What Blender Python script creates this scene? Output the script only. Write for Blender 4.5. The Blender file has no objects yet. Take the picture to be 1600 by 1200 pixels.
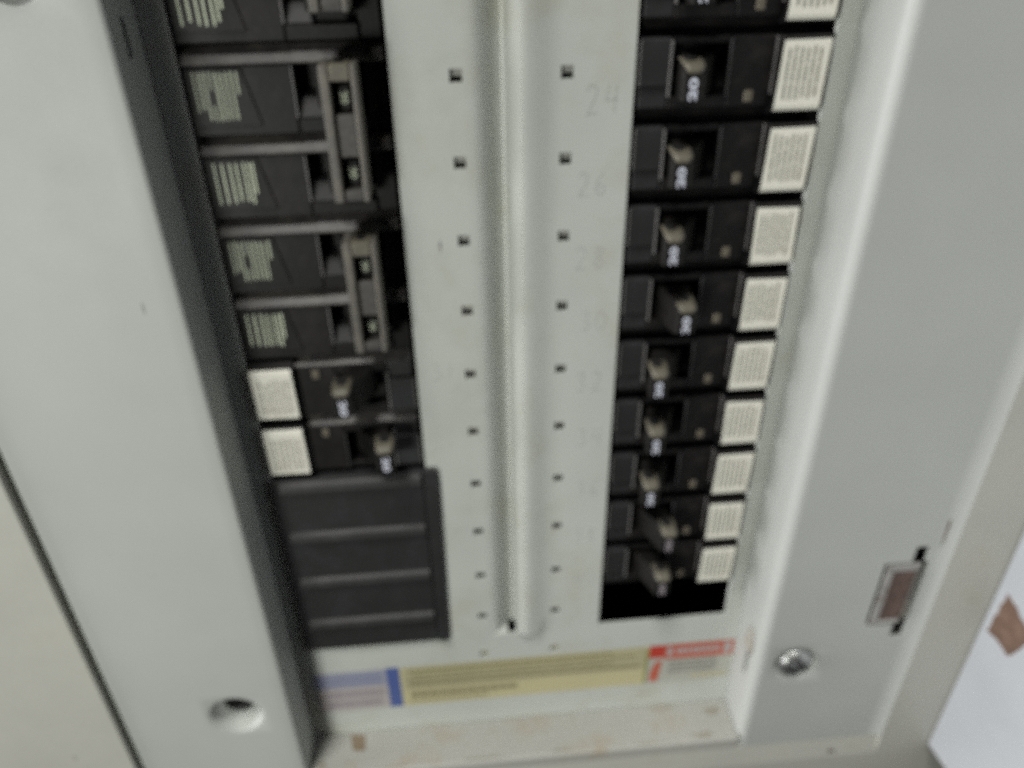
import bpy, bmesh, math, random
from mathutils import Vector
random.seed(7)
scene = bpy.context.scene
MM = 0.001

# ------------------------------------------------------------------ camera
cam_data = bpy.data.cameras.new("camera")
cam = bpy.data.objects.new("camera", cam_data)
scene.collection.objects.link(cam)
cam.location = (-21.153 * MM, -239.549 * MM, 45.198 * MM)
cam.rotation_euler = (1.00616, 0.01392, -0.09095)
cam_data.sensor_width = 36.0
cam_data.lens = 1220.0 / 1600.0 * 36.0
cam_data.clip_start = 0.005
cam_data.clip_end = 20.0
cam_data.dof.use_dof = True
cam_data.dof.focus_distance = 0.10
cam_data.dof.aperture_fstop = 20.0
scene.camera = cam

# ------------------------------------------------------------------ world and lamps (indoors)
world = bpy.data.worlds.new("World")
scene.world = world
world.use_nodes = True
wb = world.node_tree.nodes["Background"]
wb.inputs[0].default_value = (0.93, 1.0, 0.97, 1)
wb.inputs[1].default_value = 0.012

def area_lamp(name, loc, target, sx, sy, power, col):
    d = bpy.data.lights.new(name, 'AREA')
    d.shape = 'RECTANGLE'; d.size = sx; d.size_y = sy; d.energy = power; d.color = col
    o = bpy.data.objects.new(name, d)
    scene.collection.objects.link(o)
    o.location = loc
    o.rotation_euler = (Vector(target) - Vector(loc)).to_track_quat('-Z', 'Y').to_euler()
    return o
# lamp over the photographer's left shoulder, a soft window further left, the ceiling fitting above
area_lamp("work_light", (-0.36, -0.56, -0.14), (0, 0, -0.12), 0.14, 0.14, 2.35, (0.985, 1.0, 0.945))
area_lamp("left_window", (-2.3, -0.14, -0.05), (0, 0, -0.12), 0.9, 0.9, 80.0, (0.98, 0.96, 1.0))
area_lamp("ceiling_fixture", (-0.55, -0.75, 2.2), (0, -0.05, -0.2), 0.5, 0.5, 48.0, (1.0, 0.99, 0.95))

scene.view_settings.view_transform = 'Standard'
scene.view_settings.look = 'None'
scene.view_settings.exposure = -0.20
scene.view_settings.gamma = 1.0
scene.cycles.use_denoising = False          # the lamp noise reads as sensor grain
scene.cycles.max_bounces = 6
scene.cycles.diffuse_bounces = 1

# ------------------------------------------------------------------ materials
def new_mat(name):
    m = bpy.data.materials.new(name); m.use_nodes = True
    nt = m.node_tree
    return m, nt, nt.nodes["Principled BSDF"]
def N(nt, t, **kw):
    n = nt.nodes.new(t)
    for k, v in kw.items():
        if k in n.inputs: n.inputs[k].default_value = v
        else: setattr(n, k, v)
    return n
def noise(nt, coord, scale, detail=4.0, rough=0.55):
    n = N(nt, 'ShaderNodeTexNoise'); n.inputs['Scale'].default_value = scale
    n.inputs['Detail'].default_value = detail; n.inputs['Roughness'].default_value = rough
    nt.links.new(coord, n.inputs['Vector']); return n.outputs['Fac']
def ramp(nt, fac, stops):
    r = N(nt, 'ShaderNodeValToRGB'); e = r.color_ramp.elements
    e[0].position, e[0].color = stops[0][0], stops[0][1]
    e[1].position, e[1].color = stops[1][0], stops[1][1]
    for p, c in stops[2:]:
        x = e.new(p); x.color = c
    nt.links.new(fac, r.inputs[0]); return r.outputs[0]
def mix(nt, fac, a, b):
    n = nt.nodes.new('ShaderNodeMix'); n.data_type = 'RGBA'
    for sock, v in ((n.inputs[0], fac), (n.inputs[6], a), (n.inputs[7], b)):
        if isinstance(v, (int, float)): sock.default_value = v
        elif isinstance(v, tuple): sock.default_value = v
        else: nt.links.new(v, sock)
    return n.outputs[2]
def c4(c): return (c[0], c[1], c[2], 1.0)
def g(v): return (v, v, v, 1.0)

def surface(name, base, rough=0.5, mottling=0.06, grain=0.04, dirt=None, dirt_lo=0.6, dirt_hi=0.75, dirt_scale=28.0,
            bump=0.08, bump_scale=1800.0, spec=0.5, grain_scale=1400.0, metallic=0.0):
    m, nt, b = new_mat(name)
    tc = N(nt, 'ShaderNodeTexCoord').outputs['Object']
    dark = c4([x * (1 - mottling) for x in base]); light = c4([min(1, x * (1 + mottling)) for x in base])
    col = ramp(nt, noise(nt, tc, 22.0), [(0.3, dark), (0.7, light)])
    gr = ramp(nt, noise(nt, tc, grain_scale, 2.0), [(0.3, g(1 - grain * 2)), (0.7, g(1.0))])
    mm = nt.nodes.new('ShaderNodeMix'); mm.data_type = 'RGBA'; mm.blend_type = 'MULTIPLY'; mm.inputs[0].default_value = 1.0
    nt.links.new(col, mm.inputs[6]); nt.links.new(gr, mm.inputs[7]); col = mm.outputs[2]
    if dirt:
        f = ramp(nt, noise(nt, tc, dirt_scale, 8.0, 0.7), [(dirt_lo, g(0)), (dirt_hi, g(dirt[3]))])
        col = mix(nt, f, col, c4(dirt))
    nt.links.new(col, b.inputs['Base Color'])
    rr = N(nt, 'ShaderNodeMapRange'); nt.links.new(noise(nt, tc, 60.0), rr.inputs[0])
    rr.inputs[3].default_value = rough - 0.07; rr.inputs[4].default_value = rough + 0.09
    nt.links.new(rr.outputs[0], b.inputs['Roughness'])
    b.inputs['Specular IOR Level'].default_value = spec
    b.inputs['Metallic'].default_value = metallic
    if bump:
        bn = N(nt, 'ShaderNodeBump'); bn.inputs['Strength'].default_value = bump; bn.inputs['Distance'].default_value = 0.0003
        nt.links.new(noise(nt, tc, bump_scale, 3.0), bn.inputs['Height'])
        nt.links.new(bn.outputs[0], b.inputs['Normal'])
    return m

M = {}
M['paint'] = surface('grey_enamel', (0.458, 0.476, 0.446), 0.52, 0.035, 0.035, (0.33, 0.30, 0.22, 0.35), 0.62, 0.80, 30.0)
M['paint_cover'] = surface('cover_enamel', (0.59, 0.615, 0.57), 0.48, 0.04, 0.035, (0.42, 0.38, 0.26, 0.50), 0.50, 0.78, 26.0)
M['paint_outer'] = surface('frame_enamel', (0.47, 0.47, 0.42), 0.45, 0.05, 0.04, (0.34, 0.31, 0.22, 0.5), 0.55, 0.75, 22.0)
M['strike'] = surface('strike_metal', (0.36, 0.355, 0.335), 0.5, 0.2, 0.15, (0.14, 0.10, 0.08, 0.7), 0.5, 0.7, 160.0)
M['paint_dirty'] = surface('dusty_enamel', (0.42, 0.42, 0.385), 0.6, 0.07, 0.05, (0.33, 0.27, 0.18, 0.7), 0.52, 0.70, 45.0)
M['door'] = surface('door_white', (0.41, 0.43, 0.445), 0.55, 0.05, 0.04, (0.33, 0.33, 0.31, 0.4), 0.55, 0.8, 20.0)
M['black'] = surface('black_bakelite', (0.0085, 0.0075, 0.0075), 0.5, 0.25, 0.20, (0.032, 0.029, 0.027, 0.6), 0.48, 0.75, 90.0, bump=0.15, bump_scale=900, spec=0.3)
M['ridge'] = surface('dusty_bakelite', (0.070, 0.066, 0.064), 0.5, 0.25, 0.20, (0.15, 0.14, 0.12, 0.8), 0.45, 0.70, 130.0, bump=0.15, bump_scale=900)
M['edge'] = surface('lit_bakelite_edge', (0.17, 0.165, 0.165), 0.4, 0.3, 0.2, bump=0.1)  # light caught by the edges is put into this base colour
M['plate'] = surface('charcoal_plastic', (0.022, 0.021, 0.022), 0.6, 0.15, 0.15, (0.035, 0.048, 0.045, 0.5), 0.5, 0.75, 60.0)
M['plate_ridge'] = surface('charcoal_ridge', (0.042, 0.041, 0.042), 0.55, 0.2, 0.15, (0.07, 0.068, 0.068, 0.6), 0.5, 0.7, 110.0)
M['toggle'] = surface('toggle_black', (0.012, 0.0115, 0.0105), 0.5, 0.2, 0.15, (0.03, 0.028, 0.024, 0.6), 0.45, 0.7, 160.0, spec=0.25)
M['toggle_top'] = surface('dusty_lit_plastic', (0.135, 0.124, 0.095), 0.45, 0.25, 0.15, (0.20, 0.18, 0.13, 0.7), 0.45, 0.7, 200.0)  # dust and light from above both put into the colour
M['tie'] = surface('grey_brown_plastic', (0.12, 0.112, 0.098), 0.45, 0.2, 0.12, (0.21, 0.19, 0.155, 0.7), 0.45, 0.7, 120.0)
M['void'] = surface('interior_black', (0.008, 0.008, 0.008), 0.8, 0.1, 0.1, bump=0)
M['cream'] = surface('label_paper', (0.90, 0.885, 0.78), 0.6, 0.05, 0.05, (0.42, 0.38, 0.28, 0.5), 0.55, 0.75, 90.0, bump=0.05)
M['label_ink'] = surface('label_ink', (0.27, 0.26, 0.215), 0.6, 0.1, 0.1, bump=0)
M['green_ink'] = surface('pale_green_ink', (0.58, 0.63, 0.48), 0.6, 0.25, 0.1, bump=0)
M['white_ink'] = surface('white_ink', (0.72, 0.74, 0.85), 0.5, 0.05, 0.05, bump=0)
M['amber'] = surface('tan_button', (0.16, 0.14, 0.105), 0.45, 0.2, 0.1, bump=0)
M['stain'] = surface('rust_stain', (0.27, 0.21, 0.14), 0.7, 0.25, 0.2, bump=0)
M['grime'] = surface('grime', (0.385, 0.36, 0.29), 0.7, 0.12, 0.2, bump=0)
M['pencil'] = surface('pencil', (0.53, 0.545, 0.51), 0.6, 0.2, 0.2, bump=0)
M['scuff'] = surface('scuff', (0.31, 0.31, 0.30), 0.7, 0.2, 0.2, bump=0)
M['steel'] = surface('zinc_screw', (0.55, 0.56, 0.54), 0.42, 0.1, 0.08, metallic=1.0, bump=0.05)
M['rust'] = surface('rust_primer', (0.120, 0.076, 0.064), 0.7, 0.25, 0.2, (0.22, 0.15, 0.12, 0.6), 0.45, 0.7, 200.0)
M['tape'] = surface('brown_tape', (0.14, 0.085, 0.060), 0.5, 0.3, 0.15, (0.21, 0.14, 0.10, 0.7), 0.45, 0.65, 150.0)
M['blue'] = surface('sticker_blue', (0.085, 0.13, 0.36), 0.45, 0.05, 0.04, bump=0)
M['lilac'] = surface('sticker_lilac', (0.37, 0.38, 0.47), 0.5, 0.08, 0.06, bump=0)
M['pinkwhite'] = surface('sticker_pale_pink', (0.50, 0.46, 0.45), 0.5, 0.08, 0.06, bump=0)
M['mauve_ink'] = surface('sticker_mauve_ink', (0.36, 0.32, 0.35), 0.5, 0.1, 0.06, bump=0)
M['blue_ink'] = surface('sticker_blue_ink', (0.24, 0.27, 0.42), 0.5, 0.1, 0.06, bump=0)
M['yellow'] = surface('sticker_yellow', (0.61, 0.56, 0.33), 0.5, 0.06, 0.05, bump=0)
M['olive'] = surface('sticker_olive', (0.50, 0.465, 0.29), 0.5, 0.08, 0.06, bump=0)
M['olive_ink'] = surface('sticker_olive_ink', (0.30, 0.275, 0.15), 0.5, 0.15, 0.06, bump=0)
M['red'] = surface('sticker_red', (0.54, 0.055, 0.035), 0.45, 0.05, 0.05, bump=0)
M['red_pale'] = surface('sticker_pale_red', (0.56, 0.125, 0.075), 0.45, 0.06, 0.05, bump=0)
M['stk_white'] = surface('sticker_white', (0.50, 0.50, 0.44), 0.5, 0.06, 0.05, bump=0)
M['grey_ink'] = surface('sticker_grey_ink', (0.29, 0.28, 0.25), 0.5, 0.15, 0.06, bump=0)
M['lime'] = surface('sticker_lime', (0.30, 0.32, 0.09), 0.5, 0.1, 0.06, bump=0)

# ------------------------------------------------------------------ helpers
def link(o, parent=None):
    scene.collection.objects.link(o)
    if parent: o.parent = parent
    return o
def tag(o, label, cat, group=None):
    o['label'] = label; o['category'] = cat
    if group: o['group'] = group
    return o
def thing(name, label, cat, loc=(0, 0, 0), group=None):
    o = bpy.data.objects.new(name, None); o.empty_display_size = 0.01
    o.location = [c * MM for c in loc]
    link(o); return tag(o, label, cat, group)

class MB:
    """collects shapes given in millimetres, in coordinates relative to `org`"""
    def __init__(self, org=(0, 0, 0)):
        self.v = []; self.f = []; self.o = org
    def add(self, pts, faces):
        k = len(self.v)
        self.v += [tuple((p[i] - self.o[i]) * MM for i in range(3)) for p in pts]
        self.f += [[i + k for i in f] for f in faces]
    def box(self, x0, x1, y0, y1, z0, z1):
        self.add([(x0, y0, z0), (x1, y0, z0), (x1, y1, z0), (x0, y1, z0), (x0, y0, z1), (x1, y0, z1), (x1, y1, z1), (x0, y1, z1)],
                 [(0, 3, 2, 1), (4, 5, 6, 7), (0, 1, 5, 4), (1, 2, 6, 5), (2, 3, 7, 6), (3, 0, 4, 7)])
    def quad(self, x0, x1, z0, z1, y, shear=0.0, slope=0.0):
        self.add([(x0, y, z0), (x1, y, z0 + slope * (x1 - x0)), (x1 + shear, y, z1 + slope * (x1 - x0)), (x0 + shear, y, z1)], [(0, 1, 2, 3)])
    def prism(self, ring0, ring1):
        n = len(ring0)
        self.add(list(ring0) + list(ring1), [list(range(n))[::-1], list(range(n, 2 * n))] +
                 [(i, (i + 1) % n, n + (i + 1) % n, n + i) for i in range(n)])
    def stroke(self, pts, w, y):
        """flat ribbon in the x-z plane"""
        for (a, b) in zip(pts[:-1], pts[1:]):
            dx, dz = b[0] - a[0], b[1] - a[1]; L = math.hypot(dx, dz) or 1
            nx, nz = -dz / L * w / 2, dx / L * w / 2
            self.add([(a[0] + nx, y, a[1] + nz), (a[0] - nx, y, a[1] - nz), (b[0] - nx, y, b[1] - nz), (b[0] + nx, y, b[1] + nz)], [(0, 1, 2, 3)])
    def build(self, name, mat, parent=None, bevel=0.0, seg=2, smooth=False):
        me = bpy.data.meshes.new(name); me.from_pydata(self.v, [], self.f)
        bm = bmesh.new(); bm.from_mesh(me); bmesh.ops.recalc_face_normals(bm, faces=bm.faces); bm.to_mesh(me); bm.free()
        me.materials.append(M[mat])
        if smooth:
            for p in me.polygons: p.use_smooth = True
        o = bpy.data.objects.new(name, me); link(o, parent)
        if bevel:
            md = o.modifiers.new('bevel', 'BEVEL'); md.width = bevel * MM; md.segments = seg; md.limit_method = 'ANGLE'; md.angle_limit = math.radians(25)
        return o

def sheet(name, profile, zs, removed, mat, parent, thick=1.2, ydisp=None, org=(0, 0, 0), smooth=True, flip=False):
    """bent sheet: profile = [(x, y)...] extruded over the z cuts; cells for which removed(xm, ym, zm) are cut out"""
    nv = len(profile); verts = []; faces = []
    for z in zs:
        for (x, y) in profile:
            yy = ydisp(x, y, z) if ydisp else y
            verts.append(((x - org[0]) * MM, (yy - org[1]) * MM, (z - org[2]) * MM))
    for j in range(len(zs) - 1):
        for i in range(nv - 1):
            xm = (profile[i][0] + profile[i + 1][0]) / 2; ym = (profile[i][1] + profile[i + 1][1]) / 2; zm = (zs[j] + zs[j + 1]) / 2
            if removed(xm, ym, zm): continue
            q = [j * nv + i, j * nv + i + 1, (j + 1) * nv + i + 1, (j + 1) * nv + i]
            faces.append(q[::-1] if flip else q)
    me = bpy.data.meshes.new(name); me.from_pydata(verts, [], faces)
    bm = bmesh.new(); bm.from_mesh(me)
    bmesh.ops.delete(bm, geom=[v for v in bm.verts if not v.link_faces], context='VERTS')
    bm.to_mesh(me); bm.free()
    me.materials.append(M[mat])
    if smooth:
        for p in me.polygons: p.use_smooth = True
    o = bpy.data.objects.new(name, me); link(o, parent)
    md = o.modifiers.new('thickness', 'SOLIDIFY'); md.thickness = thick * MM; md.offset = -1.0
    if smooth:
        es = o.modifiers.new('split', 'EDGE_SPLIT'); es.split_angle = math.radians(32)
    return o

def text_mesh(name, body, size, mat, parent, loc, rot, thick=0.0, sx=1.0):
    cu = bpy.data.curves.new(name, 'FONT'); cu.body = body; cu.size = size * MM; cu.align_x = 'CENTER'; cu.align_y = 'CENTER'
    cu.offset = 0.00012
    t = bpy.data.objects.new(name + '_curve', cu); scene.collection.objects.link(t)
    dg = bpy.context.evaluated_depsgraph_get(); me = bpy.data.meshes.new_from_object(t.evaluated_get(dg))
    bpy.data.objects.remove(t); bpy.data.curves.remove(cu)
    me.name = name; me.materials.clear(); me.materials.append(M[mat])
    o = bpy.data.objects.new(name, me); link(o, parent)
    o.location = [c * MM for c in loc]; o.rotation_euler = rot; o.scale = (sx, 1, 1)
    return o

def copy_tree(o, parent=None):
    c = o.copy(); scene.collection.objects.link(c); c.parent = parent
    for ch in list(o.children): copy_tree(ch, c)
    return c

def dashes(mb, x0, x1, z0, z1, lines, y, fill=0.55, vertical=False, wmin=1.0, wmax=3.0, slope=0.0, ragged=0.15):
    """rows of word-like dashes, too small to read"""
    for k in range(lines):
        t = (k + 0.5) / lines
        if vertical:
            c = x0 + (x1 - x0) * t; h = (x1 - x0) / lines * fill / 2
            a = z0 + random.random() * ragged * (z1 - z0); end = z1 - random.random() * ragged * (z1 - z0)
        else:
            c = z0 + (z1 - z0) * t; h = (z1 - z0) / lines * fill / 2
            a = x0 + random.random() * ragged * 0.2 * (x1 - x0); end = x1 - random.random() * ragged * (x1 - x0)
        while a < end:
            L = min(random.uniform(wmin, wmax), end - a)
            if L > 0.3:
                if vertical: mb.quad(c - h, c + h, a, a + L, y)
                else: mb.quad(a, a + L, c - h + slope * (a - x0), c + h + slope * (a - x0), y, slope=slope)
            a += L + random.uniform(0.3, 0.6)

P = 25.4
def ztop(i): return 9.6 - P * i

# ------------------------------------------------------------------ setting: the dark inside of the box
mb = MB()
mb.box(-170, 170, 60, 62, -330, 120); mb.box(-172, -170, 3, 60, -330, 120); mb.box(170, 172, 3, 60, -330, 120); mb.box(-170, 170, 3, 60, -332, -330)
mb.box(-170, 170, 3, 60, 120, 122)
o = mb.build('panel_interior', 'void'); o['kind'] = 'structure'

# ------------------------------------------------------------------ trim: left stile, right stile, bottom rail, outer frame
TY = -22.0; XL, XR = -101.5, 104.3; ZB = -311.0; ZT = 110.0
trim = thing('panel_trim', 'grey painted steel trim framing the breaker panel on both sides and below', 'panel trim', (0, TY, ZB))
TO = (0, TY, ZB)
def arc(xc, yc, r, a0, a1, n): return [(xc + r * math.cos(math.radians(a0 + (a1 - a0) * k / n)), yc + r * math.sin(math.radians(a0 + (a1 - a0) * k / n))) for k in range(n + 1)]
def dimple(name, cx, cz, half, R, r, depth, mat, parent, inner=True):
    n = 48; rings = []
    sq = []
    for k in range(n):
        a = 2 * math.pi * k / n; c, s = math.cos(a), math.sin(a); m_ = max(abs(c), abs(s))
        sq.append((cx + half * c / m_, TY, cz + half * s / m_))
    rings.append(sq)
    for (rr, dd) in ((R, 0), (R * 0.96, 0.15), (R * 0.86, depth * 0.45), (r * 1.25, depth * 0.93), (r, depth), (r, depth + 1.3)):
        rings.append([(cx + rr * math.cos(2 * math.pi * k / n), TY + dd, cz + rr * math.sin(2 * math.pi * k / n)) for k in range(n)])
    b = MB(TO); pts = [p for q in rings for p in q]; fs = []
    for j in range(len(rings) - 1):
        for k in range(n):
            fs.append((j * n + k, j * n + (k + 1) % n, (j + 1) * n + (k + 1) % n, (j + 1) * n + k))
    b.add(pts, fs)
    return b.build(name, mat, parent, smooth=True)
# left stile
HL = (-124.5, -253.0, 14.0); HT = (-122.0, 33.5, 14.0)
prof = [(-171.4, TY + 4), (-171.4, TY + 0.8), (-170.6, TY)] + [(x, TY) for x in (-155, HT[0] - 14, HL[0] - 14, HL[0] + 14, HT[0] + 14)]
prof = sorted(prof[2:], key=lambda p: p[0]); prof = [(-171.4, TY + 4), (-171.4, TY + 0.8)] + prof
R_ = 3.0
prof += arc(XL - 1.6, TY + 1.6, 1.6, -90, 0, 5) + [(XL, -13.2), (XL, -10.0), (XL, -0.5)]
zs = sorted([ZB, -280, HL[1] - 14, HL[1] + 14, -200, -150, -100, -50, 5, 9, HT[1] - 14 - 0.5, HT[1] + 14, 70, ZT])
def rem_left(x, y, z):
    if abs(y - TY) < 0.01 and abs(x - HL[0]) < 14 and abs(z - HL[1]) < 14: return True
    if abs(y - TY) < 0.01 and abs(x - HT[0]) < 14 and HT[1] - 14.5 < z < HT[1] + 14: return True
    if x > XL - 0.1 and -13.2 < y < -10.0 and 9 < z < 19: return True
    return False
sheet('left_stile', prof, zs, rem_left, 'paint', trim, 1.3, org=TO, flip=False)
d = dimple('screw_hole', HL[0], HL[1], 14.0, 11.6, 6.2, 6.5, 'paint', trim); d['label'] = 'dimpled screw hole without a screw, low on the left side'
d = dimple('screw_recess', HT[0], HT[1], 14.0, 11.0, 4.0, 4.0, 'paint', trim)
b = MB(TO); n = 32
ra = [(HL[0] + 6.6 * math.cos(2 * math.pi * k / n), TY + 7.0, HL[1] + 6.6 * math.sin(2 * math.pi * k / n)) for k in range(n)]
rb = [(HL[0] + 3.2 * math.cos(2 * math.pi * k / n), TY + 7.6, HL[1] + 3.2 * math.sin(2 * math.pi * k / n)) for k in range(n)]
rc = [(x, TY + 11, z) for x, _, z in rb]
b.add(ra + rb + rc, [(j * n + k, j * n + (k + 1) % n, (j + 1) * n + (k + 1) % n, (j + 1) * n + k) for j in (0, 1) for k in range(n)]); b.build('clip_nut', 'toggle', trim, smooth=True)
# fill for half-millimetre strip below the top recess
b = MB(TO); b.quad(HT[0] - 14, HT[0] + 14, HT[1] - 14.5, HT[1] - 14, TY); b.build('patch_strip', 'paint', trim)
b = MB(TO); b.box(XL - 3.2, XL - 1.6, -14.5, -9, 8, 20); b.build('slot_backing', 'tie', trim)  # light backing added behind the flange slot

# right stile with its latch window
HR = (123.0, -251.5, 14.0)
xs = sorted([XR + R_, HR[0] - 14, HR[0] + 14, 150.0, 161.5, 163.0, 167.2, 169.0, 173.0])
prof = [(XR, 4.2), (XR, -0.5), (XR, -11.4), (XR, -14.2)] + arc(XR + R_ + 1, TY + R_ + 1, R_ + 1, 180, 270, 6)[0:]
prof += [(x, TY) for x in xs if x > XR + R_ + 1.1] + [(176.6, TY - 1.7)]
zs = sorted([ZB, HR[1] - 14, HR[1] + 14, -267, -250, -229.5, -238.5, -196.0, -192.0, -183.5, -150, -100, -50, 0, 50, ZT])
def rem_right(x, y, z):
    if abs(y - TY) < 0.01 and abs(x - HR[0]) < 14 and abs(z - HR[1]) < 14: return True
    if x < XR + 0.1 and -14.2 < y < -11.4 and -267 < z < -250: return True
    if abs(y - TY) < 0.01 and 150 < x < 169 and -229.5 < z < -192: return True
    if abs(y - TY) < 0.01 and 161.5 < x < 167.2 and -192 < z < -183.5: return True
    if abs(y - TY) < 0.01 and 163.0 < x < 169 and -238.5 < z < -229.5: return True
    return False
sheet('right_stile', prof, zs, rem_right, 'paint', trim, 1.3, org=TO)
dimple('screw_recess', HR[0], HR[1], 14.0, 11.0, 4.0, 3.2, 'paint', trim)
# rounded stop tab on the right flange
b = MB(TO); ring = [(XR - 0.2, -12.6 + 4.2 * math.cos(math.radians(a)), -249.0 + 13 * math.sin(math.radians(a))) for a in range(0, 181, 15)]
b.prism(ring, [(XR - 1.2, y, z) for (_, y, z) in ring]); b.build('stop_tab', 'paint_dirty', trim, 0.3)

# screws (domed heads with a slot)
def screw(cx, cz, tilt):
    n = 32; b = MB(TO); pts = []; fs = []
    prof_ = [(8.2, 3.2), (8.0, 1.2), (7.0, -0.6), (5.0, -1.7), (2.5, -2.2), (0.01, -2.3)]
    for (r, dd) in prof_:
        for k in range(n):
            a = 2 * math.pi * k / n; x = r * math.cos(a); z = r * math.sin(a)
            u = x * math.cos(tilt) + z * math.sin(tilt)
            pts.append((cx + x, TY + dd + (0.6 if abs(u) < 0.9 and r < 7.5 else 0), cz + z))
    for j in range(len(prof_) - 1):
        for k in range(n): fs.append((j * n + k, j * n + (k + 1) % n, (j + 1) * n + (k + 1) % n, (j + 1) * n + k))
    b.add(pts, fs)
    return b.build('screw', 'steel', trim, smooth=True)
screw(HR[0], HR[1], 0.5); screw(HT[0], HT[1], 1.2)

# latch strike in the window of the right stile
b = MB(TO)
b.box(151.6, 166.0, TY - 0.3, TY + 1.0, -197.0, -193.0)      # top lip
b.box(151.6, 155.0, TY - 0.3, TY + 1.0, -228.6, -197.2)      # left lip
b.box(155.2, 164.8, TY - 0.5, TY + 1.0, -228.6, -226.6)      # lower lip
b.build('strike_plate', 'strike', trim, 0.35)
b = MB(TO); b.box(155.2, 164.6, TY + 0.2, TY + 1.4, -226.5, -197.2); o = b.build('strike_face', 'rust', trim, 0.2); o['label'] = 'rust brown rectangle in the latch strike'
b = MB(TO); b.box(164.9, 166.4, TY - 0.6, TY + 1.0, -226.0, -197.2); b.build('strike_edge', 'tie', trim, 0.2)
b = MB(TO); b.box(148, 171.5, TY + 7, TY + 8, -242, -180); b.build('latch_backing', 'void', trim)

# bottom rail: ledge facing up, and the strip in front of it
b = MB(TO); b.box(XL + 0.15, XR - 0.15, TY + 1.6, -0.1, -305.5, -304.0); b.build('ledge', 'paint_dirty', trim, 0.3)
b = MB(TO)
ringy = [(TY + 1.5, -304.02), (TY + 0.6, -304.3), (TY + 0.05, -305.2), (TY + 0.05, ZB - 0.2), (TY + 1.5, ZB - 0.2)]
b.prism([(XL + 0.15, y, z) for y, z in ringy], [(XR - 0.15, y, z) for y, z in ringy]); b.build('bottom_rail', 'paint_dirty', trim)
b = MB(TO); b.add([(-83.6, -1.6, -303.93), (-76.8, -2.0, -303.93), (-75.8, -10.2, -303.93), (-79, -10.8, -303.93), (-82.4, -9.4, -303.93)], [(0, 1, 2, 3, 4)]); b.build('rust_spot', 'stain', trim)
for (cx, cy, rx, ry) in ((-62, -20.2, 9, .5), (-20, -20.0, 14, .6), (18, -19.6, 6, .9), (60, -20.3, 12, .5), (88, -18.5, 7, 1.6), (96, -6, 5, 2.5), (72, -2.2, 8, .8), (-96, -16, 2.5, 3)):
    n = 18; b = MB(TO); b.add([(cx + rx * random.uniform(.4, 1.15) * math.cos(2 * math.pi * k / n), cy + ry * random.uniform(.4, 1.15) * math.sin(2 * math.pi * k / n), -303.95) for k in range(n)], [list(range(n))]); b.build('grime', 'grime', trim)
# outer frame
OY = TY - 1.75
b = MB(TO); b.box(-430, -173.6, OY, OY + 24, -500, ZT); b.build('outer_frame_side', 'paint_outer', trim, 0.5)
b = MB(TO); b.box(176.62, 420, OY + 0.02, OY + 24, -500, ZT); b.build('outer_frame_side', 'paint_outer', trim)
b = MB(TO)
ringy = [(TY + 0.05, ZB - 0.3), (OY, ZB - 13), (OY, -500), (OY + 20, -500), (OY + 20, ZB - 0.3)]
b.prism([(-173.58, y, z) for y, z in ringy], [(176.6, y, z) for y, z in ringy]); b.build('outer_frame_bottom', 'paint_outer', trim)
def blotch(name, cx, cz, rx, rz, y, mat, parent, org, n=14):
    b = MB(org); b.add([(cx + rx * random.uniform(0.5, 1.1) * math.cos(2 * math.pi * k / n), y, cz + rz * random.uniform(0.5, 1.1) * math.sin(2 * math.pi * k / n)) for k in range(n)], [list(range(n))])
    return b.build(name, mat, parent)
blotch('paint_chip', 153.3, -321.0, 2.6, 2.4, OY + 0.4, 'rust', trim, TO)
blotch('paint_chip', 171.5, -176.0, 0.8, 9.0, TY - 0.04, 'tape', trim, TO)
for k in range(9): blotch('scuff', random.uniform(-272, -252), random.uniform(-281, -266), random.uniform(0.8, 2.6), random.uniform(1, 4), OY - 0.03 - 0.01 * k, 'scuff', trim, TO)
blotch('scuff', -196, -270, 0.5, 2.6, OY - 0.03, 'scuff', trim, TO)
blotch('scuff', -113, -58.5, 0.35, 2.5, TY - 0.03, 'scuff', trim, TO)

# ------------------------------------------------------------------ dead front cover
cover = thing('dead_front_cover', 'pale grey centre cover with square holes and a vertical groove between the breakers', 'panel cover', (0, 0, -304))
CO = (0, 0, -304)
SL, SR = -35.4, 36.5; OL, OR = -94.0, 96.2; OB = -240.6
HX = 16.35; hw = 1.85
groove = [(-12.0, 0), (-10.8, 0.3), (-9.6, 1.0), (-8.2, 2.3), (-6.6, 4.0), (-5.0, 5.7), (-3.6, 7.0), (-2.6, 7.6), (-1.9, 7.2), (-1.2, 3.6), (-0.5, 0.0), (0.8, -1.7), (2.8, -2.5), (5.0, -2.4), (7.6, -1.6), (10.2, -0.6), (12.6, 0)]
gx = {x: y for x, y in groove}
xs = sorted(set([-101.4, OL, SL, -HX - hw, -HX + hw, HX - hw, HX + hw, SR, OR, 104.2] + [x for x, _ in groove]))
zs = [-307.0, OB - 1.0, OB]
for i in range(-4, 11): zs += [-P * i + 1.7, -P * i - 2.1]
zs = sorted(set(zs + [ZT, -287, -259]))
def ydisp(x, y, z):
    if z < OB - 0.5: return 0.0
    return 3.6 * min(1.0, (z - OB + 0.01) / 13.0) if x > 104 else gx.get(x, 0.0)     # the right margin is bent back a little, shaped to turn darker
def rem_cover(x, y, z):
    if z > OB and (OL < x < SL or SR < x < OR): return True
    if OB - 1.0 < z < OB and -5.0 < x < -1.2: return True
    if abs(abs(x) - HX) < hw:
        for i in range(-4, 11):
            if -P * i - 2.1 < z < -P * i + 1.7: return True
    return False
sheet('cover_sheet', [(x, 0.0) for x in xs], zs, rem_cover, 'paint_cover', cover, 1.2, ydisp, org=CO)
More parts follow.
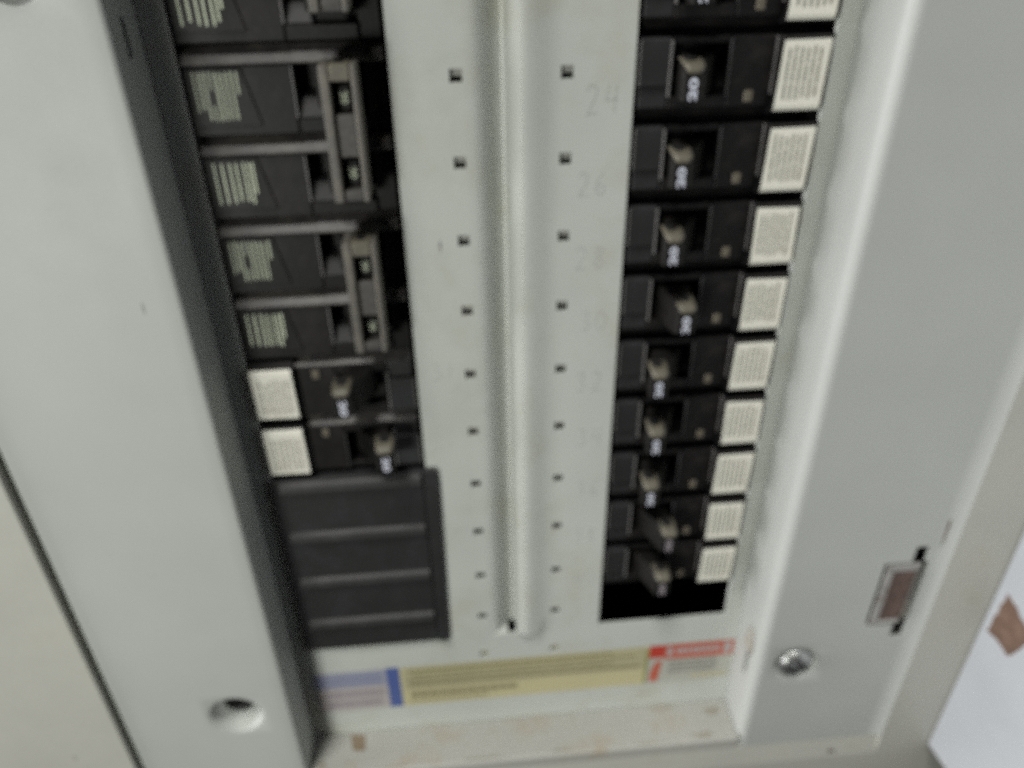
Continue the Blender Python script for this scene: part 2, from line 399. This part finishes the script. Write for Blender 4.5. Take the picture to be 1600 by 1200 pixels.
for i in range(-1, 11):  # added pieces lighten the upper part of each hole; bottom pair olive
    for sx in (-1, 1):
        b = MB(CO); b.box(sx * HX - 2.6, sx * HX + 2.6, 1.6, 2.4, -P * i - (0.55 if i < 10 else 3.0), -P * i + 4.5)
        b.build('hole_lightener', 'paint_dirty' if i < 10 else 'olive', cover)
# pencil numbers beside the holes
STR = {'0': [[(.5, 1), (.15, .8), (.1, .4), (.3, .03), (.6, .02), (.85, .3), (.85, .7), (.5, 1)]], '1': [[(.5, 1), (.45, 0)]],
       '2': [[(.1, .8), (.35, 1), (.7, .9), (.7, .6), (.1, 0), (.85, .05)]], '3': [[(.1, .9), (.5, 1), (.75, .8), (.4, .55), (.8, .3), (.5, 0), (.1, .1)]],
       '4': [[(.3, 1), (.1, .45), (.85, .5)], [(.75, 1), (.65, 0)]], '6': [[(.7, 1), (.25, .6), (.15, .2), (.5, 0), (.8, .25), (.5, .5), (.2, .3)]],
       '8': [[(.5, .55), (.2, .8), (.5, 1), (.8, .8), (.5, .55), (.15, .25), (.5, 0), (.85, .25), (.5, .55)]]}
def pencil(txt, x, z, h, wid=0.3):
    b = MB(CO); w = h * 0.55
    for k, ch in enumerate(txt):
        for st in STR[ch]: b.stroke([(x + k * w * 1.25 + px * w + random.uniform(-.15, .15), z + pz * h + random.uniform(-.2, .2)) for px, pz in st], wid, -0.04)
    return b.build('pencil_number', 'pencil', cover)
for i, cx in enumerate((23.5, 22.0, 22.0, 24.5, 23.5, 24.5, 25, 25, 25.5)):
    pencil(str(24 + 2 * i), cx - 1.5, -P * i - 12.5 + (2 if i > 2 else 0), 8.0 + random.uniform(-.6, .6), 0.24 if i in (0, 1) else 0.2)
pencil('31', -30, -P * 4 - 2, 7.0, 0.16)
blotch('scratch', -24.1, -52.5, 0.45, 2.6, -0.04, 'scuff', cover, CO)

# stickers along the bottom of the cover
# blue and white one, left
y0 = -0.06
b = MB(CO); b.quad(-96.5, -62.5, -270.0, -259.0, y0); b.quad(-96.5, -62.5, -270.2, -270.0, y0)
s = b.build('warning_sticker', 'lilac', cover); s['label'] = 'blue and white sticker at the left end of the row'
b = MB(CO); b.quad(-96.5, -62.5, -286.8, -270.25, y0); b.build('lower_field', 'pinkwhite', s)
b = MB(CO); b.quad(-62.4, -56.4, -287.0, -258.5, y0); b.build('blue_block', 'blue', s)
b = MB(CO); dashes(b, -94, -64, -268.8, -261, 2, y0 - 0.05, 0.6, wmin=1, wmax=3); b.quad(-93.6, -92.2, -269, -260, y0 - 0.06); b.build('print', 'blue_ink', s)
b = MB(CO); dashes(b, -92, -63.5, -285.5, -271.5, 2, y0 - 0.05, 0.6, wmin=0.8, wmax=2.2); b.build('print', 'mauve_ink', s)
# yellow one, middle
b = MB(CO); b.quad(-56.2, 62.0, -286.8, -259.2, y0, slope=0.004)
s = b.build('warning_sticker', 'yellow', cover); s['label'] = 'long yellow warning sticker in the middle of the row'
b = MB(CO); b.quad(-54.8, 60.8, -275.0, -259.9, y0 - 0.05, slope=0.004); b.build('print_field', 'olive', s)
b = MB(CO); dashes(b, -53, 60, -266.2, -260.6, 2, y0 - 0.1, 0.6, wmin=1.5, wmax=6, slope=0.004); dashes(b, -53, 60, -274.4, -267, 2, y0 - 0.1, 0.5, wmin=1.2, wmax=5, slope=0.004)
dashes(b, -53, 4, -281.5, -276.5, 1, y0 - 0.1, 0.62, wmin=1.5, wmax=6, slope=0.004); dashes(b, -53, -10, -284.5, -282.3, 1, y0 - 0.1, 0.5, wmin=1.0, wmax=3, slope=0.004)
b.build('print', 'olive_ink', s)
b = MB(CO); dashes(b, -53, 60, -266, -260.8, 1, y0 - 0.15, 0.25, wmin=1, wmax=4, slope=0.004); b.build('print', 'yellow', s)
b = MB(CO); b.quad(60.6, 61.8, -286.0, -261.0, y0 - 0.12); b.build('border', 'lime', s)
# red and white one, right
b = MB(CO); b.quad(62.1, 103.6, -286.0, -258.6, y0); s = b.build('warning_sticker', 'stk_white', cover); s['label'] = 'red and white danger sticker at the right end of the row'
b = MB(CO); b.quad(69.6, 103.4, -269.0, -258.7, y0 - 0.05); b.build('header', 'red_pale', s)
b = MB(CO); b.quad(62.2, 69.5, -267.6, -258.7, y0 - 0.06); b.build('red_square', 'red', s)
b = MB(CO); b.add([(63.5, y0 - 0.06, -285), (67.6, y0 - 0.06, -285), (69, y0 - 0.06, -270), (66, y0 - 0.06, -270.5), (63.8, y0 - 0.06, -277)], [(0, 1, 2, 3, 4)]); b.build('hazard_mark', 'red_pale', s)
b = MB(CO); dashes(b, 75, 97, -267, -260.4, 1, y0 - 0.1, 0.55, wmin=1.6, wmax=2.6); b.quad(71, 73.4, -267, -260.5, y0 - 0.1); b.quad(98.5, 102, -267.5, -260, y0 - 0.1); b.build('print', 'pinkwhite', s)
b = MB(CO); dashes(b, 72, 98, -280, -270.2, 3, y0 - 0.1, 0.55, wmin=1, wmax=3); b.build('print', 'grey_ink', s)
b = MB(CO); dashes(b, 84, 102, -285, -281, 1, y0 - 0.1, 0.5, wmin=2, wmax=5); b.build('print', 'yellow', s)

# ------------------------------------------------------------------ single-pole breakers
def polyx(mb, ring_zy, x0, x1):
    mb.prism([(x0, y, z) for z, y in ring_zy], [(x1, y, z) for z, y in ring_zy])

def single_breaker(side, tip, label, i):
    """built round its own centre (0, 0, 0): u runs outward from the centre cover, w up. side=+1 right, -1 left (turned by half a turn)"""
    zc = ztop(i) - P / 2
    cx = 37.9 if side > 0 else -36.6
    root = thing('circuit_breaker', label, 'breaker', (cx, 1.0, zc), 'single pole breakers')
    s = side
    U = lambda u: s * u
    def bx(mb, u0, u1, y0, y1, w0, w1):
        a, c = sorted((U(u0), U(u1))); p, q = sorted((s * w0, s * w1)); mb.box(a, c, y0, y1, p, q)
    b = MB()
    bx(b, 0.2, 57.6, 7.0, 45, -12.3, 12.3)                       # deep body
    bx(b, 9.5, 27.6, 0.6, 6.9, -9.0, -5.6)                       # bar under the toggle
    bx(b, 9.5, 27.6, 1.4, 6.9, 9.2, 11.2)                        # bar above the toggle
    bx(b, 27.7, 40.8, 0.3, 6.9, -9.0, 11.2)                      # outer face
    body = b.build('body', 'black', root, 0.35)
    b = MB(); bx(b, 0.0, 9.4, 0.0, 6.9, -2.4, 11.2); b.build('inner_face', 'plate', root, 0.5)
    b = MB(); bx(b, 0.3, 9.4, 1.0, 6.9, -9.0, -2.5); b.build('lower_step', 'plate', root, 0.6)
    # chamfered skirt along the side that points down on the right and up on the left
    b = MB(); rg = [(-9.1, 0.5), (-12.2, 4.2), (-12.2, 6.9), (-9.1, 6.9)]
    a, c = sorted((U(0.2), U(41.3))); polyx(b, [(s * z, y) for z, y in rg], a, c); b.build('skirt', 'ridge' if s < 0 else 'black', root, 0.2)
    # toggle frame edges, their highlight put into the colour
    b = MB(); bx(b, 9.0, 9.8, -0.55, 0.6, -5.4, 10.6); b.build('toggle_frame', 'edge', root, 0.2)
    b = MB(); bx(b, 27.1, 27.7, -0.25, 0.6, -5.4, 10.6); b.build('toggle_frame', 'plate_ridge', root, 0.15)
    b = MB(); bx(b, -0.05, 0.45, -0.1, 0.7, -2.2, 10.8); b.build('rim', 'edge', root, 0.12)
    b = MB(); bx(b, 40.9, 41.4, -0.3, 2.0, -5.5, 10.8); b.build('rim', 'edge', root, 0.12)
    # label pad and label
    b = MB(); rg = [(-11.6, 1.0), (-10.2, -2.0), (-9.0, -2.6), (10.4, -2.6), (11.3, -1.8), (11.3, 6.9), (-11.6, 6.9)]
    a, c = sorted((U(41.5), U(56.9))); polyx(b, [(s * z, y) for z, y in rg], a, c); b.build('label_pad', 'black', root, 0.2)
    b = MB(); j = random.uniform(-0.35, 0.35); k = random.uniform(-0.35, 0.35)
    u0, u1 = 42.0, 56.3
    top, bot = 10.1, -8.8
    pts = [(U(u0 + j), -2.72, s * top), (U(u1 + j), -2.72, s * (top + k)), (U(u1 - k), -2.72, s * bot), (U(u0 - k), -2.72, s * bot), (U(u1 - k), -2.2, s * (bot - 1.2)), (U(u0 - k), -2.2, s * (bot - 1.2))]
    b.add(pts, [(0, 1, 2, 3), (3, 2, 4, 5)]); lab = b.build('label', 'cream', root)
    md = lab.modifiers.new('thickness', 'SOLIDIFY'); md.thickness = 0.12 * MM; md.offset = 0
    b = MB(); a, c = sorted((U(u0 + 1.2), U(u1 - 1.6))); p, q = sorted((s * (top - 1.6), s * (bot + 2.0)))
    dashes(b, a, c, p, q, 6, -2.86, 0.36, vertical=True, wmin=2.0, wmax=6.0, ragged=0.07); b.build('print', 'label_ink', lab)
    # trip indicator
    b = MB(); bx(b, 33.0, 35.7, -0.4, 1.0, -7.6, -4.2); b.build('indicator_window', 'amber', root, 0.4)
    # toggle: lever leaning to the cover (on) or away from it (off)
    lo, hi = -5.0, 6.4
    if s < 0: lo, hi = -6.8, 4.6            # kept in world sense below
    toff = (tip - 18.5)
    ru = [(18.5 - 5.6, 4.0), (tip - 3.6 - toff * 0.10, -9.0), (tip - 3.3, -13.4), (tip + 3.3, -13.4), (tip + 3.6 - toff * 0.10, -9.0), (18.5 + 5.6, 4.0)]
    wz0, wz1 = (lo, hi) if s > 0 else (-hi, -lo)
    b = MB()
    b.prism([(U(u), y, wz0 + (0.8 if y < -10 else 0)) for u, y in ru], [(U(u), y, wz1 - (1.3 if y < -10 else 0)) for u, y in ru])
    tg = b.build('toggle', 'toggle', root, 0.7)
    # dusty tan upper face of the lever, overhead light put into its colour, wrapping over its end, with a blind hole at the back
    b = MB(); zt_ = wz1
    rows = [(-13.66, -2.6, 1.7), (-13.75, -1.5, 2.5), (-13.2, -0.65, 3.0), (-11.0, -0.25, 3.2), (-8.6, 0.3, 3.3), (-5.4, 0.4, 3.3)]
    pts = []
    for (y, dz, hw_) in rows:
        for uu in (-hw_, -hw_ * 0.5, 0, hw_ * 0.5, hw_):
            pts.append((U(tip + uu) - s * toff * 0.05 * max(0, (y + 11) / 5), y, zt_ + dz))
    b.add(pts, [(5 * k + m, 5 * k + m + 1, 5 * k + m + 6, 5 * k + m + 5) for k in range(len(rows) - 1) for m in range(4)])
    tt = b.build('toggle_cap', 'toggle_top', tg, smooth=True); md = tt.modifiers.new('thickness', 'SOLIDIFY'); md.thickness = 0.3 * MM; md.offset = 0
    b = MB(); ring = [(U(tip) + 2.1 * math.cos(a * math.pi / 8), -7.6 + 2.4 * math.sin(a * math.pi / 8)) for a in range(16)]
    b.add([(x, y, zt_ + 0.66) for x, y in ring], [list(range(16))]); b.build('toggle_hole', 'void', tg)
    # rating on the end of the lever
    zm = (wz0 + wz1) / 2 - 0.9
    t = text_mesh('rating', '20', 3.3, 'white_ink' if i < 7 else 'mauve_ink', tg, (U(tip) + 0.0, -13.8, zm - 0.3), (math.radians(90), math.radians(-90 if s > 0 else 90), 0), sx=1.9)
    return root

RL = {-1: 'black breaker cut off by the top edge of the photo, right column',
      0: 'black breaker with toggle to the left, topmost fully visible in the right column',
      1: 'black breaker with toggle to the left, second fully visible in the right column',
      2: 'black breaker with toggle to the left, just above the one switched right mid column',
      3: 'black breaker mid right column, its toggle switched right between neighbours switched left',
      4: 'black breaker just below the mid right column one whose toggle is switched right',
      5: 'black breaker with toggle to the left, fourth from the bottom of the right column',
      6: 'black breaker with toggle to the left, third from the bottom of the right column',
      7: 'black breaker with toggle leaning right, second from the bottom of the right column',
      8: 'black breaker with toggle leaning right, lowest in the right column above the empty slot'}
for i in range(-1, 9):
    single_breaker(+1, {-1: 13.0, 0: 12.8, 1: 12.0, 2: 12.1, 3: 18.9, 4: 11.9, 5: 13.0, 6: 13.0, 7: 22.6, 8: 22.2}[i], RL[i], i)
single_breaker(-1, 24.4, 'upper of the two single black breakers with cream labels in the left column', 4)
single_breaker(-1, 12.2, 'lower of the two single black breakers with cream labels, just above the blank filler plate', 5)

# ------------------------------------------------------------------ two-pole breakers on the left
def two_pole(i, label):
    zt = ztop(i); zc = zt - P
    root = thing('two_pole_breaker', label, 'breaker', (-65, 1.0, zc), 'two pole breakers')
    O = (-65, 1.0, zc)
    b = MB(O); b.box(-93.4, -36.6, 9.0, 46, zc - P + 0.3, zc + P - 0.3)
    for p in (0, 1):
        t = zt - P * p
        b.box(-93.3, -63.2, 1.4, 8.9, t - 24.9, t - 5.4)             # outer face
        b.box(-63.1, -43.0, 1.8, 8.9, t - 24.9, t - 20.6)            # bar under the slot
        b.box(-42.9, -36.6, 3.4, 8.9, t - 24.9, t - 5.4)             # inner end, set back
    b.build('body', 'black', root, 0.4)
    for p in (0, 1):
        t = zt - P * p
        b = MB(O); rg = [(t - 0.3, 5.6), (t - 0.3, 8.9), (t - 5.2, 8.9), (t - 5.2, 0.6), (t - 4.6, 0.2)]
        b.prism([(-93.3, y, z) for z, y in rg], [(-36.7, y, z) for z, y in rg]); b.build('top_ridge', 'ridge', root, 0.3)
        b = MB(O); b.box(-40.0, -37.2, 0.6, 3.0, t - 4.4, t - 1.6); b.build('ridge_end', 'tie', root, 0.5)
        # print pad with a slanted inner edge
        b = MB(O); ring = [(-92.6, t - 22.0), (-73.4, t - 22.0), (-77.2, t - 6.0), (-92.6, t - 6.0)]
        b.prism([(x, 0.9, z) for x, z in ring], [(x, 1.5, z) for x, z in ring]); pad = b.build('print_pad', 'black', root, 0.2)
        b = MB(O)
        if p == 0:
            for k in range(9):
                x = -90.9 + k * 1.5; z0, z1 = t - 20.4, t - 6.8
                if k < 2: z0 = t - 18.3 + k * 0.8
                if k == 8: z0 = t - 13.6
                if k == 3:
                    b.quad(x, x + 0.45, t - 11.8, z1, 0.84); b.quad(x, x + 0.45, z0, t - 16.0, 0.84)
                else: b.quad(x, x + random.uniform(0.5, 0.68), z0 + random.uniform(0, .6), z1 - random.uniform(0, .5), 0.84)
        else:
            for k, (dx, w) in enumerate(((0, 1.1), (2.4, 1.1), (4.7, 1.3), (6.6, 1.3), (8.7, 1.0), (10.2, 2.2))):
                x = -90.6 + dx; z0 = t - 19.0 - random.uniform(0, 1.5)
                b.quad(x, x + 0.62, z0, t - 7.2 - random.uniform(0, .6), 0.84)
                if w > 2: b.quad(x + 1.25, x + 1.85, z0 + 3.2, t - 7.4, 0.84)
        b.build('print', 'green_ink', pad)
        # slot: light outer rim and a ramp at its foot
        b = MB(O); b.box(-63.4, -62.8, 1.0, 5.0, t - 20.4, t - 5.6); b.build('slot_rim', 'edge', root, 0.15)
        b = MB(O); rg = [(t - 20.5, 1.9), (t - 15.2, 4.6), (t - 13.8, 8.0), (t - 13.8, 8.9), (t - 20.5, 8.9)]
        b.prism([(-62.6, y, z) for z, y in rg], [(-55.0, y, z) for z, y in rg]); b.build('slot_ramp', 'plate_ridge', root, 0.5)
        b = MB(O); b.box(-56.4, -54.6, -2.0, 8.9, t - 17.0, t - 5.8); b.build('lever_root', 'toggle', root, 0.6)
        b = MB(O); b.box(-53.0, -44.6, -7.0, 8.8, t - 19.0, t - 5.6); b.build('lever', 'toggle', root, 0.8)
    # tie bar over both levers: side rims, recessed web with two windows
    x0, x1 = -53.6, -43.4; za, zb = zt - 3.2, zt - 41.6
    b = MB(O); b.box(x0, x0 + 2.7, -14.2, -4.0, zb, za); tie = b.build('handle_tie', 'tie', root, 0.55)
    b = MB(O); b.box(x1 - 1.7, x1, -14.2, -4.0, zb, za); b.build('tie_rail', 'tie', tie, 0.5)
    b = MB(O); b.box(x0 + 2.72, x1 - 1.72, -14.1, -4.0, za - 4.6, za - 0.02); b.build('tie_cap', 'toggle_top', tie, 0.55)
    b = MB(O); b.box(x0 + 2.72, x1 - 1.72, -12.4, -4.0, za - 25.6, za - 13.6); b.build('tie_web', 'ridge', tie, 0.5)
    b = MB(O); b.box(x0 + 2.72, x1 - 1.72, -13.0, -4.0, zb, zb + 3.4); b.build('tie_foot', 'ridge', tie, 0.5)
    b = MB(O); ring = [(x0 + 5.6 + 1.6 * math.cos(a * math.pi / 8), -9.6 + 2.2 * math.sin(a * math.pi / 8), za + 0.05) for a in range(16)]
    b.add(ring, [list(range(16))]); b.build('tie_hole', 'void', tie)
    for (q0, q1) in ((za - 13.5, za - 4.7), (zb + 3.5, za - 25.7)):
        b = MB(O); b.box(x0 + 3.6, x1 - 2.6, -9.6, -5.0, q0 + 0.3, q1 - 1.4); lv = b.build('lever_end', 'toggle', root, 0.5)
        text_mesh('rating', '20', 3.0, 'green_ink', lv, ((x0 + x1) / 2 + 0.5 - O[0], -9.68 - O[1], (q0 + q1) / 2 - 0.4 - O[2]), (math.radians(90), math.radians(90), 0), sx=1.1)
    return root
two_pole(-2, 'two pole black breaker cut off by the top edge of the photo, left column')
two_pole(0, 'upper fully visible two pole black breaker with grey handle tie, left column')
two_pole(2, 'lower fully visible two pole black breaker with handle tie, left column')

# ------------------------------------------------------------------ blank filler plate
fp = thing('filler_plate', 'charcoal plastic blank filler plate with four ridges at lower left', 'filler plate', (-63, 0, -241))
FO = (-63, 0, -241)
z1, z0 = ztop(6) + 0.2, OB + 0.2
b = MB(FO); b.box(-95.0, -36.6, -1.6, 8, z0, z1 - 1.0); b.build('plate', 'plate', fp, 0.6)
b = MB(FO); b.prism([(-36.5, -2.3, z0), (-31.8, -2.3, z0), (-31.0, -2.3, z1 - 1.4), (-32.2, -2.3, z1), (-36.5, -2.3, z1)], [(-36.5, -0.15, z0), (-31.8, -0.15, z0), (-31.0, -0.15, z1 - 1.4), (-32.2, -0.15, z1), (-36.5, -0.15, z1)]); b.build('side_border', 'plate', fp, 0.5)
for k in range(4):
    t = ztop(6 + k) - 1.6
    b = MB(FO); rg = [(t, -1.5), (t - 1.0, -3.2), (t - 4.2, -3.4), (t - 4.9, -1.5)]
    b.prism([(-91.2, y, z) for z, y in rg], [(-37.4, y, z) for z, y in rg]); b.build('ridge', 'plate_ridge', fp, 0.35)

# ------------------------------------------------------------------ open door at the right
HXD, HYD, HZD = 203.2, OY - 0.6, -320.3
door = thing('panel_door', 'white panel door standing open at the right edge of the photo', 'door', (HXD, HYD, HZD))
def dpt(t, n): # along the door / across it
    return (HXD + t * math.sin(math.radians(5.5)) + n * math.cos(math.radians(5.5)), HYD - t * math.cos(math.radians(5.5)) + n * math.sin(math.radians(5.5)))
DO = (HXD, HYD, HZD)
b = MB(DO)
q = [dpt(0, 0), dpt(190, 0), dpt(190, 2.0), dpt(0, 2.0)]
zb_ = [HZD, HZD - 1, HZD - 1, HZD]
b.prism([(x, y, z) for (x, y), z in zip(q, zb_)], [(x, y, ZT) for x, y in q]); b.build('door_leaf', 'door', door, 0.4)
b = MB(DO); q = [dpt(190.2, -9), dpt(191.8, -9), dpt(191.8, 2.0), dpt(190.2, 2.0)]
b.prism([(x, y, HZD - 1) for x, y in q], [(x, y, ZT) for x, y in q]); b.build('door_lip', 'door', door, 0.3)
b = MB(DO)
base = [(5.2, -207.5), (3.6, -231), (17.5, -233), (22, -215)]; ring = []
for k in range(4):
    (t0, w0), (t1, w1) = base[k], base[(k + 1) % 4]
    for m in range(6): ring.append((t0 + (t1 - t0) * m / 6 + random.uniform(-.5, .5), w0 + (w1 - w0) * m / 6 + random.uniform(-.9, .9)))
b.prism([(*dpt(t, -0.25), z) for t, z in ring], [(*dpt(t, -0.02), z) for t, z in ring]); o = b.build('tape_patch', 'tape', door, 0); o['label'] = 'torn brown tape patch on the white door'
